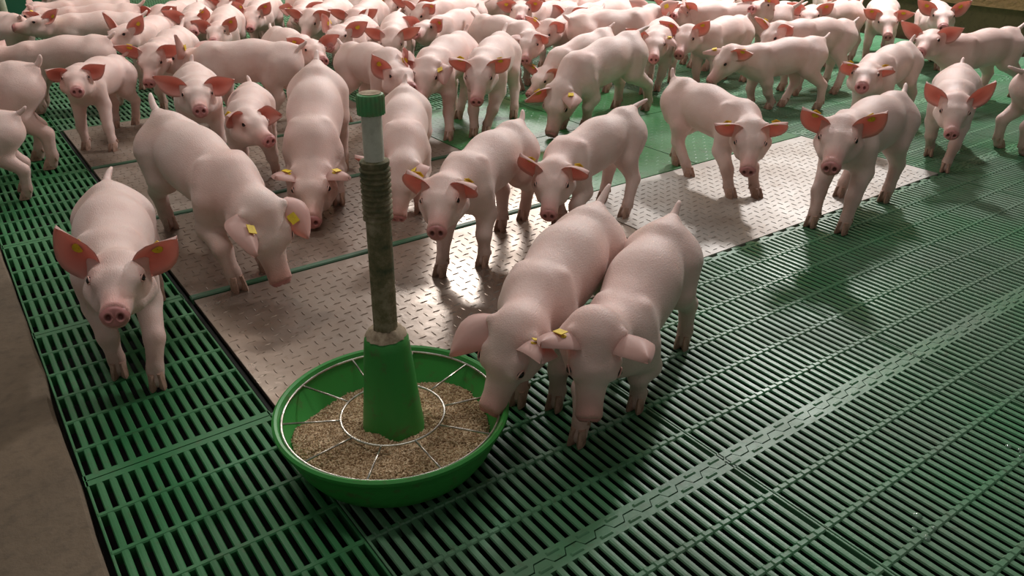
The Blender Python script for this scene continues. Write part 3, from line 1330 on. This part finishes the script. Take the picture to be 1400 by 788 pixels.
PIGS = {
    'F1': ((0.215, 1.747, 4.526, 0.917, 0.156, 0.057, -0.082, 0.019, 0.101, 0.049, -0.041), ((0.338, 0.647, 0.683), (0.171, -0.519, 0.837)), {'fl': (0.27, 0.03, 0), 'fr': (0.184, -0.045, 0)},
        'pale young pig walking at the camera on the left green slats, ears spread wide', 'LR'),
    'F2': ((0.494, 2.072, 4.848, 1.073, 0.014, -0.542, 0.062, -1.137, -0.064, 0.145, 0.023), ((0.952, 0.266, 0.148), (0.819, -0.207, 0.535)), {'fr': (0.221, -0.048, 0), 'hr': (-0.253, -0.012, 0)},
        'large young pig nosing the steel plate left of the pipe, its right side showing', 'LR'),
    'F3': ((0.953, 2.423, 4.208, 1.087, 0.044, -0.918, 0.041, -0.334, 0.005, 0.333, 0.003), ((0.79, 0.567, 0.235), (0.825, -0.377, 0.42)), {'fl': (0.16, 0.063, 0)},
        'young pig with head down on the plates immediately left of the feeder pipe', 'LR'),
    'F4': ((1.163, 2.205, 4.189, 0.926, -0.029, -0.61, -0.264, -0.885, 0.053, 0.176, 0.002), ((0.789, 0.019, 0.614), (0.054, -0.923, 0.38)), {'fl': (0.204, 0.039, 0)},
        'young pig rooting directly behind the green-capped feeder pipe', 'L'),
    'F5': ((1.145, 1.714, 3.62, 0.917, 0.137, -0.178, 0.42, -0.203, -0.038, 0.067, 0.011), ((0.652, 0.63, 0.422), (0.441, -0.266, 0.858)), {'fl': (0.16, 0.064, 0), 'fr': (0.27, -0.012, 0), 'hl': (-0.211, 0.012, 0), 'hr': (-0.099, -0.012, 0)},
        'young pig standing on the shiny plate right of the pipe, looking down left', 'LR'),
    'F6': ((1.515, 1.706, 3.333, 0.894, 0.534, -0.26, 0.613, -0.4, -0.011, 0.146, -0.013), ((0.447, 0.746, 0.495), (0.439, -0.443, 0.782)), {'fr': (0.137, -0.03, 0), 'hl': (-0.057, 0.098, 0)},
        'young pig with lowered head standing behind the two pigs at the pan, tail up', 'LR'),
    'F7': ((0.901, 1.092, 3.625, 0.902, 0.217, -0.209, -0.315, -1.002, 0.199, 0.093, 0.027), ((-0.008, 0.599, 0.8), (0.858, -0.368, 0.358)), {'fl': (0.16, 0.059, 0), 'fr': (0.181, -0.018, 0)},
        'young pig with its snout in the green feeding pan', 'L'),
    'F8': ((0.985, 0.962, 3.584, 0.885, -0.02, 0.362, 0.379, -1.104, 0.171, 0.214, 0.072), ((0.33, 0.306, 0.893), (0.2, -0.611, 0.766)), {'fl': (0.102, 0.05, 0), 'fr': (0.27, -0.012, 0)},
        'young pig right beside the one eating from the pan, one front foot forward', 'R'),
    'F9': ((2.059, 1.731, 4.617, 0.922, -0.612, -0.285, -0.795, -0.484, -0.04, 0.066, -0.007), ((0.338, 0.65, 0.68), (0.485, -0.731, 0.479)), {'fl': (0.252, 0.012, 0), 'fr': (0.207, -0.066, 0), 'hl': (-0.169, 0.012, 0), 'hr': (-0.04, -0.04, 0)},
        'young pig on the pale right-hand steel plate, head bent down, stub tail raised', 'LR'),
    'F10': ((2.239, 1.281, 3.297, 0.972, 0.232, 0.123, 0.342, -0.28, -0.008, 0.028, 0.018), ((0.261, 0.646, 0.718), (0.441, -0.597, 0.67)), {'fl': (0.253, 0.078, 0), 'fr': (0.27, -0.012, 0), 'hl': (-0.099, 0.056, 0), 'hr': (-0.04, -0.068, 0)},
        'white young pig stepping off the right steel plate onto the green slats, pointed ears up', 'LR'),
    'F11': ((2.988, 1.408, 3.594, 0.89, 0.08, -0.167, 0.078, -0.394, -0.01, 0.045, -0.011), ((-0.149, 0.588, 0.795), (0.06, -0.688, 0.723)), {'fl': (0.27, 0.028, 0), 'fr': (0.072, -0.042, 0)},
        'white young pig on the right slats with untagged reddish ears, walking at the camera', ''),
    'F12': ((3.367, 1.189, -0.45, 0.93, 0, -0.05, 0, -0.5, 0, 0.02, 0), ((0.054, 0.923, 0.38), (0.054, -0.923, 0.38)), {},
        'young pig cut off by the right picture edge, only hindquarters and legs showing', ''),
    'M1': ((0.057, 3.287, 2.9, 1.07, 0, -0.05, 0, -0.5, 0, 0.02, 0), ((0.054, 0.923, 0.38), (0.054, -0.923, 0.38)), {},
        'young pig at the left picture edge, rump and hind legs only, the farther of two', ''),
    'M1b': ((-0.004, 2.952, 2.9, 0.82, 0, -0.05, 0, -0.5, 0, 0.02, 0), ((0.054, 0.923, 0.38), (0.054, -0.923, 0.38)), {},
        'young pig at the left picture edge below another rump, only its hind end showing', ''),
    'M2': ((0.469, 4.033, 2.669, 0.94, -0.074, -0.171, -0.084, -0.487, -0.003, 0.083, -0.001), ((0.054, 0.923, 0.38), (0.054, -0.923, 0.38)), {},
        'young pig standing sideways at upper left with head beyond the left picture edge', 'L'),
    'M3': ((0.513, 3.479, 4.035, 0.864, 0.435, 0.089, 0.495, -0.036, 0.03, -0.061, 0.051), ((0.547, 0.752, 0.368), (0.681, -0.613, 0.401)), {'fl': (0.229, 0.12, 0), 'fr': (0.213, -0.012, 0), 'hl': (-0.198, 0.012, 0)},
        'small white young pig at upper left facing the camera, no ear tags, legs together', ''),
    'M4': ((0.929, 4.34, 4.081, 0.929, -0.161, 0.068, -0.362, -0.059, 0.02, -0.009, 0.014), ((-0.155, 0.677, 0.719), (0.124, -0.671, 0.731)), {},
        'young pig at upper left holding its head high in profile above the small white pig', 'L'),
    'M5': ((1.06, 3.348, 2.532, 0.965, -0.593, -0.337, -0.381, -0.146, -0.043, -0.004, 0.025), ((-0.438, 0.438, 0.785), (0.054, -0.923, 0.38)), {'hl': (-0.053, 0.012, 0)},
        'young pig standing sideways behind the red-eared pig, rump toward the pipe side', 'L'),
    'M5b': ((0.886, 3.853, 4.2, 0.95, 0, -0.05, 0, -0.55, 0, 0.02, 0), ((0.054, 0.923, 0.38), (0.054, -0.923, 0.38)), {},
        'young pig whose round tan back shows behind the sideways pig at upper left', 'R'),
    'M6': ((0.751, 3.007, 4.465, 0.92, 0.005, 0.074, 0.012, -0.049, 0.031, -0.012, -0.001), ((0.189, 0.927, 0.324), (0.015, -0.878, 0.478)), {},
        'white young pig with wide untagged red ears looking over the large nosing pig', ''),
    'M7': ((0.825, 2.668, 4.328, 0.852, 0.117, -0.02, 0.542, -0.139, 0.058, 0.004, -0.006), ((-0.214, 0.941, -0.261), (0.548, -0.72, 0.425)), {'fl': (0.05, 0.071, 0)},
        'young pig with curled ear and yellow tag peering right beside the red-eared pig', 'R'),
    'M8': ((1.348, 3.618, 4.717, 0.915, -0.026, -0.03, -0.059, -0.057, 0.02, 0.006, 0.002), ((0.054, 0.923, 0.38), (0.357, -0.795, 0.491)), {},
        'young pig at upper left centre turning right, face half hidden by the back before it', 'R'),
    'M9': ((1.702, 3.668, 4.026, 0.952, -0.05, 0.081, -0.115, -0.069, 0.049, -0.012, 0.004), ((-0.171, 0.873, 0.456), (-0.667, -0.572, 0.478)), {},
        'young pig at upper centre left resting its snout on another, one large ear raised', 'LR'),
    'M10': ((1.447, 2.963, 4.881, 0.956, -0.445, -0.372, -0.338, 0.01, -0.031, -0.054, -0.148), ((-0.685, 0.145, 0.714), (0.41, -0.542, 0.733)), {'hr': (-0.168, -0.048, 0)},
        'young pig above the pipe cap turned right with its pale ear raised', 'LR'),
    'M11': ((1.906, 3.641, 4.167, 0.952, -0.024, -0.067, -0.036, -0.568, 0, 0.024, -0.003), ((0.054, 0.923, 0.38), (0.054, -0.923, 0.38)), {},
        'young pig with rounded back, head hidden behind the pig above the pipe cap', ''),
    'M12': ((1.731, 2.885, 3.774, 1.005, 0.338, -0.076, 0.114, -0.457, 0.042, 0.056, 0.011), ((0.946, 0.321, 0.049), (-0.867, -0.468, -0.171)), {'fl': (0.27, 0.11, 0), 'hl': (-0.04, 0.03, 0)},
        'young pig with lowered head touching the left side of the wide-eared standing pig', 'L'),
    'M13': ((1.896, 2.778, 3.911, 0.999, 0.078, -0.116, 0.081, -0.495, 0.003, 0.046, -0.008), ((0.31, 0.779, 0.545), (0.311, -0.638, 0.705)), {'fl': (0.229, 0.012, 0), 'fr': (0.27, -0.03, 0), 'hl': (-0.04, 0.077, 0)},
        'wide-eared young pig standing face-on at centre behind the plate, tagged ears level', 'LR'),
    'M14': ((2.34, 3.324, 4.853, 0.936, -0.562, -0.273, -0.979, -0.351, -0.041, 0.011, -0.03), ((0.714, 0.619, 0.329), (0.785, -0.5, 0.366)), {},
        'young pig behind the wide-eared standing pig, turned to the right with head low', ''),
    'M15': ((2.486, 2.929, 3.108, 0.861, 0.273, -0.806, 0.242, -0.405, 0.026, 0.262, -0.014), ((0.054, 0.923, 0.38), (0.054, -0.923, 0.38)), {},
        'young pig bending down on the far side of the rooting pig on the green panel', 'R'),
    'M16': ((2.229, 2.48, 3.295, 1.042, 0.223, -0.855, 0.199, -1.004, 0.058, 0.147, -0.035), ((0.637, 0.495, 0.591), (0.718, -0.692, 0.076)), {'fl': (0.11, 0.013, 0), 'hl': (-0.292, 0.012, 0), 'hr': (-0.223, -0.097, 0)},
        'young pig rooting on the solid green panel with a yellow flag in its ear', 'LR'),
    'M17': ((2.879, 2.791, 10.076, 0.927, 0.065, -0.04, 0.151, -0.255, -0.005, 0.015, -0.005), ((0.832, 0.522, 0.185), (0.054, -0.923, 0.38)), {'fl': (0.068, 0.012, 0)},
        'white young pig seen behind the rump of the pig rooting on the green panel', 'L'),
    'M18': ((3.167, 2.657, 3.323, 0.937, -0.199, -0.011, 0.297, -0.403, -0.082, 0.015, -0.053), ((0.136, 0.739, 0.66), (-0.096, -0.86, 0.501)), {},
        'young pig facing the camera with both tagged ears raised, top right of centre', 'LR'),
    'M19': ((3.039, 2.203, 9.081, 0.893, -0.061, -0.01, 0.1, -0.736, -0.027, 0.074, -0.017), ((-0.476, 0.856, -0.201), (0.757, -0.538, 0.372)), {'fl': (0.05, 0.012, 0), 'hl': (-0.176, 0.089, 0), 'hr': (-0.04, -0.012, 0)},
        'young pig standing sideways on the far slats, facing left, thin tail straight out', 'LR'),
    'M21': ((3.535, 2.827, 2.286, 1.027, 0, -0.05, 0, -0.55, 0, 0.035, -0.001), ((0.054, 0.923, 0.38), (0.054, -0.923, 0.38)), {},
        'long-backed young pig standing sideways in the rear rows at upper right', 'L'),
    'M22': ((4.106, 2.67, 3.155, 0.942, 0.205, 0.041, 0.478, -0.236, -0.041, -0.005, -0.018), ((0.265, 0.779, 0.568), (0.054, -0.923, 0.38)), {},
        'young pig at upper right looking left with a tagged ear, before the long-backed pig', 'L'),
    'M23': ((3.458, 2.324, 2.982, 0.948, 0, -0.05, 0, -0.55, 0, -0.062, 0.04), ((0.054, 0.923, 0.38), (0.054, -0.923, 0.38)), {'hl': (-0.04, 0.12, 0)},
        'young pig turned away behind the sideways pig, broad rump to the right', 'R'),
    'M24': ((4.498, 2.626, 3.717, 0.96, 0.069, -0.18, 0.162, -0.439, -0.024, 0.053, -0.006), ((0.182, 0.963, 0.197), (0.235, -0.879, 0.414)), {},
        'young pig facing the camera near the brown wall with flat sideways ears', 'LR'),
    'M25': ((3.142, 1.769, 3.34, 0.942, 0.126, -0.143, 0.294, 0, -0.009, 0.042, -0.011), ((0.777, 0.496, 0.387), (0.759, -0.466, 0.455)), {},
        'young pig behind the white pig stepping off the plate, both drooping ears tagged', 'LR'),
    'M26': ((3.82, 1.732, 2.974, 0.961, -0.443, 0.189, 0.409, -0.095, -0.09, 0.055, -0.114), ((0.207, 0.9, 0.383), (0.035, -0.749, 0.661)), {'fl': (0.27, 0.012, 0), 'hl': (-0.3, 0.012, 0)},
        'young pig turning its big untagged ears to the camera, body along the brown wall', ''),
    'M27': ((4.472, 2.309, 3.724, 0.957, 0.005, 0.109, 0.012, -0.161, -0.017, -0.019, -0.001), ((-0.024, 0.833, 0.553), (0.085, -0.826, 0.557)), {},
        'young pig with tall tagged ears against the brown wall, snout behind another head', 'LR'),
    'B1': ((0.759, 4.714, 2.778, 0.918, 0.173, 0.015, 0.384, 0.08, 0.032, -0.005, -0.014), ((-0.475, 0.598, 0.645), (0.635, -0.683, 0.361)), {},
        'young pig at the top left lifting its head in profile, tagged ear upright', 'L'),
    'B2': ((0.353, 5.067, 1.892, 0.93, 0, -0.05, 0, -0.55, 0, 0.084, -0.006), ((0.054, 0.923, 0.38), (0.054, -0.923, 0.38)), {},
        'young pig at the top left corner by the pale pipe, only its grey-shaded back showing', 'L'),
    'B3': ((0.79, 4.943, 2.707, 0.978, 0, -0.05, 0, -0.55, 0, 0.043, 0.024), ((0.054, 0.923, 0.38), (0.054, -0.923, 0.38)), {},
        'young pig whose back runs along behind the pig with lifted head, top left', 'L'),
    'B4': ((0.844, 5.949, 2.074, 0.923, -0.253, -0.185, -0.062, -0.188, -0.028, 0.054, -0.116), ((0.054, 0.923, 0.38), (0.054, -0.923, 0.38)), {},
        'farthest young pig at the top left, beside the green panel', 'L'),
    'B6': ((1.224, 4.633, 4.339, 0.938, 0.058, 0.013, 0.134, -0.108, -0.004, 0.003, -0.005), ((0.7, 0.349, 0.624), (0.054, -0.923, 0.38)), {},
        'young pig in the back left row with head bowed and one tagged ear up', 'L'),
    'B7': ((1.33, 4.482, 4.276, 0.927, -0.03, -0.182, -0.071, -0.074, 0.008, 0.051, 0.003), ((0.403, 0.62, 0.673), (0.054, -0.923, 0.38)), {},
        'young pig in the back left row, face against a neighbour, one ear out right', 'L'),
    'B8': ((1.683, 4.874, 4.158, 0.932, -0, -0.147, -0, -0.286, 0.016, 0.043, -0), ((0.254, 0.679, 0.689), (-0.606, -0.736, 0.302)), {},
        'young pig in the back row facing the camera with two tagged ears raised evenly', 'LR'),
    'B9': ((1.868, 4.657, 4.196, 0.944, 0, -0.082, 0, 0.054, 0.022, 0.028, -0), ((0.054, 0.923, 0.38), (-0.669, -0.743, 0.036)), {},
        'young pig in the back row with drooping right ear, right of the evenly eared face', 'R'),
    'B10': ((2.737, 6.413, 0.863, 0.946, 0, -0.05, 0, -0.55, 0, 0.02, 0), ((0.054, 0.923, 0.38), (0.054, -0.923, 0.38)), {'hl': (-0.277, 0.012, 0), 'hr': (-0.247, -0.012, 0)},
        'young pig standing away from the camera at the back by the grey trough', ''),
    'B11': ((2.389, 4.939, 3.189, 0.925, -0, -0.179, 0, -0.644, -0.004, 0.05, -0), ((0.078, 0.997, -0.029), (0.545, -0.768, 0.337)), {},
        'young pig in the back row with a curled ear, just right of the grey trough', 'R'),
    'B12': ((2.556, 4.727, 3.92, 0.941, -0, -0.102, -0, -0.52, 0.016, 0.032, 0), ((0.706, 0.552, 0.444), (-0.497, -0.665, -0.557)), {},
        'young pig at the top edge above the centre left, its face behind a round back', 'R'),
    'B13': ((2.758, 4.483, 4.093, 0.944, 0, -0.083, 0, -0.17, -0.002, 0.028, -0), ((0.646, 0.614, 0.453), (0.79, -0.362, 0.496)), {},
        'young pig at the top edge facing the camera, above the pigs at centre', 'LR'),
    'B14': ((2.474, 3.987, 3.341, 0.919, 0, -0.05, 0, -0.55, 0, -0.081, 0.075), ((0.054, 0.923, 0.38), (0.054, -0.923, 0.38)), {},
        'young pig with plain pale back at the top edge, right of the facing pig', 'L'),
    'B15': ((2.241, 3.635, 3.578, 0.94, 0.098, -0.049, 0.224, 0.131, -0.006, 0.017, -0.008), ((0.657, 0.658, 0.368), (0.054, -0.923, 0.38)), {},
        'young pig in the second back row facing left with a red tagged ear', 'L'),
    'B16': ((2.84, 3.601, 3.297, 0.926, 0.31, 0.203, 0.715, -0.086, -0.018, -0.048, -0.027), ((0.343, 0.878, 0.334), (0.271, -0.935, 0.227)), {},
        'young pig in the back row at top centre, ears held level to both sides', 'LR'),
    'B17': ((2.787, 3.29, 3.401, 0.946, 0, -0.05, 0, -0.55, 0, 0.049, 0.025), ((0.054, 0.923, 0.38), (0.054, -0.923, 0.38)), {},
        'young pig with body sideways under the level-eared pig at top centre', 'R'),
    'B18': ((2.791, 3.044, -0.298, 0.991, 0.616, 0.024, 0.581, -0.049, 0.03, -0.05, -0.021), ((0.054, 0.923, 0.38), (0.054, -0.923, 0.38)), {},
        'young pig walking right in the back rows, thin curled tail at its left end', 'R'),
    'B19': ((3.141, 3.49, 3.267, 0.94, 0, -0.05, 0, -0.55, 0, 0.013, 0.001), ((0.054, 0.923, 0.38), (0.054, -0.923, 0.38)), {},
        'young pig at the top edge right of centre showing only its back', 'L'),
    'B20': ((3.535, 3.088, 3.211, 0.932, 0.229, 0.011, 0.345, 0.268, 0.001, 0, 0.026), ((0.898, -0.136, 0.419), (0.054, -0.923, 0.38)), {},
        'young pig at top right of centre with one dark ear upright, looking left', ''),
    'B22': ((3.79, 2.797, 3.318, 0.935, 0.133, 0.282, 0.082, 0.216, 0.009, -0.073, 0.049), ((0.859, -0.38, 0.342), (0.054, -0.923, 0.38)), {},
        'young pig at the top edge upper right, tagged ear against the long-backed pig', 'L'),
    'B23': ((4.663, 3.075, 3.952, 0.941, -0.085, -0.1, -0.169, -0.084, 0.003, 0.032, -0), ((0.054, 0.923, 0.38), (0.806, 0.052, 0.589)), {},
        'young pig at the top edge near the wall, face half hidden by a rump', 'R'),
    'G1': ((1.888, 4.374, 3.9, 0.95, 0, -0.05, 0, -0.55, 0, 0.02, 0), ((0.054, 0.923, 0.38), (0.054, -0.923, 0.38)), {},
        'young pig above the grey trough at the top edge, back only', ''),
    'G2': ((2.54, 4.473, 4, 0.95, 0, -0.05, 0, -0.55, 0, 0.02, -0), ((0.054, 0.923, 0.38), (0.054, -0.923, 0.38)), {},
        'young pig cut by the top edge above the centre, farthest back', ''),
    'G3': ((2.796, 4.217, 3, 0.95, 0, -0.05, 0, -0.55, 0, 0.02, -0), ((0.054, 0.923, 0.38), (0.054, -0.923, 0.38)), {},
        'young pig cut by the top edge right above the ear-tagged pig facing left', ''),
    'G4': ((1.283, 5.007, 3.9, 0.95, 0, -0.05, 0, -0.55, 0, 0.02, 0), ((0.054, 0.923, 0.38), (0.054, -0.923, 0.38)), {},
        'young pig cut by the top edge above the pig holding its head high', ''),
    'G5': ((3.217, 4.17, 3.6, 0.95, 0, -0.05, 0, -0.55, 0, 0.02, -0), ((0.054, 0.923, 0.38), (0.054, -0.923, 0.38)), {},
        'young pig cut by the top edge above the level-eared pig at top centre', ''),
    'G6': ((3.253, 3.699, 2.9, 0.95, 0, -0.05, 0, -0.55, 0, 0.02, 0), ((0.054, 0.923, 0.38), (0.054, -0.923, 0.38)), {},
        'young pig cut by the top edge above the right-walking pig in the back rows', ''),
    'G7': ((3.714, 3.256, 3.2, 0.95, 0, -0.05, 0, -0.55, 0, 0.02, -0), ((0.054, 0.923, 0.38), (0.054, -0.923, 0.38)), {},
        'young pig cut by the top edge behind the long-backed pig', ''),
    'G8': ((4.308, 3.499, 3.4, 0.95, 0, -0.05, 0, -0.55, 0, 0.02, 0), ((0.054, 0.923, 0.38), (0.054, -0.923, 0.38)), {},
        'young pig cut by the top edge, farthest one behind the long-backed pig', ''),
    'G9': ((0.817, 5.312, 3, 0.95, 0, -0.05, 0, -0.55, 0, 0.02, -0), ((0.054, 0.923, 0.38), (0.054, -0.923, 0.38)), {},
        'young pig cut by the top edge above the two backs at top left', ''),
    'G10': ((2.091, 5.056, 0.4, 0.95, 0, -0.05, 0, -0.55, 0, 0.02, 0), ((0.054, 0.923, 0.38), (0.054, -0.923, 0.38)), {},
        'young pig cut by the top edge left of the grey trough', ''),
    'G11': ((2.061, 4.256, 4, 0.95, 0, -0.05, 0, -0.55, 0, 0.02, 0), ((0.054, 0.923, 0.38), (0.054, -0.923, 0.38)), {},
        'young pig at the top edge right of the grey trough, back toward the light', ''),
    'G12': ((1.714, 5.191, 3.9, 0.95, 0, -0.05, 0, -0.55, 0, 0.02, -0), ((0.054, 0.923, 0.38), (0.054, -0.923, 0.38)), {},
        'young pig cut by the top edge above the evenly eared face', ''),
}
for key, (q, ears, feet, label, tags) in PIGS.items():
    d = math.hypot(math.hypot(q[0], q[1]), H)
    make_pig(key, (q, ears, feet), label, tags, .0062 if d < 2.4 else .0085 if d < 3.4 else .0105)

# ------------------------------------------------------------------ small things at the back, wet spots
def thing_post(x, y, r, h, mat, label):
    t = tag(empty('pen_post', (x, y, 0)), label, 'post')
    mb = MB()
    mb.tube([(0, 0, .01), (0, 0, h)], r, 14)
    link('pole', auto_smooth(mb.mesh('pole', mats=(mat,)), 50), t)
    mb = MB()
    mb.bbox(-r * 2.2, r * 2.2, -r * 2.2, r * 2.2, 0, .012, .002)
    link('base_plate', mb.mesh('base_plate', mats=(mat,)), t)
    return t


thing_post(.468, 6.27, .021, 2.2, M_PALE, 'pale upright pipe standing at the top left corner')
pp = tag(empty('pen_divider', (.62, 7.15, 0), -.10), 'dark green plastic pen divider behind the pale pipe at the top left', 'divider')
for k in range(4):
    mb = MB()
    mb.bbox(-.42, .42, -.02, .02, .02 + k * .2, .215 + k * .2, .004)
    link('board', mb.mesh('board', mats=(M_PANEL,)), pp)
for x in (-.43, .43):
    mb = MB()
    mb.bbox(x - .02, x + .02, -.03, .03, 0, .85, .004)
    link('upright', mb.mesh('upright', mats=(M_PANEL,)), pp)
TX, TY = 2.135, 5.20
tr = tag(empty('water_trough', (TX, TY, 0), -.62), 'small grey water trough standing among the back row pigs', 'trough')
mb = MB()
z0, z1 = .0, .20
a, b, c = .07, .06, .085
for lo, hi, za, zb in ((a, b, z0, z1),):
    v = []
    for w_, d_, z in ((a, b, z0), (c, .075, z1), (c - .012, .063, z1), (a - .012, b - .012, .05)):
        v += [(-w_, -d_, z), (w_, -d_, z), (w_, d_, z), (-w_, d_, z)]
    f = [(3, 2, 1, 0), (12, 13, 14, 15)]
    for l in range(3):
        for k in range(4):
            n = (k + 1) % 4
            f.append((l * 4 + k, l * 4 + n, l * 4 + 4 + n, l * 4 + 4 + k))
    mb.add(v, f)
link('basin', auto_smooth(mb.mesh('basin', mats=(M_GREY,)), 30), tr)
mb = MB()
mb.tube([(-.08, -.07, .203), (.08, -.07, .203), (.08, .07, .203), (-.08, .07, .203)], .006, 8, closed=True)
link('rim', mb.mesh('rim', mats=(M_PALE,)), tr)

puddle(1.074, .393, .024, 4, 'splashed water drops on the green slats in the lower right foreground')
puddle(1.394, .392, .020, 9, 'splashed water drops on the green slats at the right picture edge')
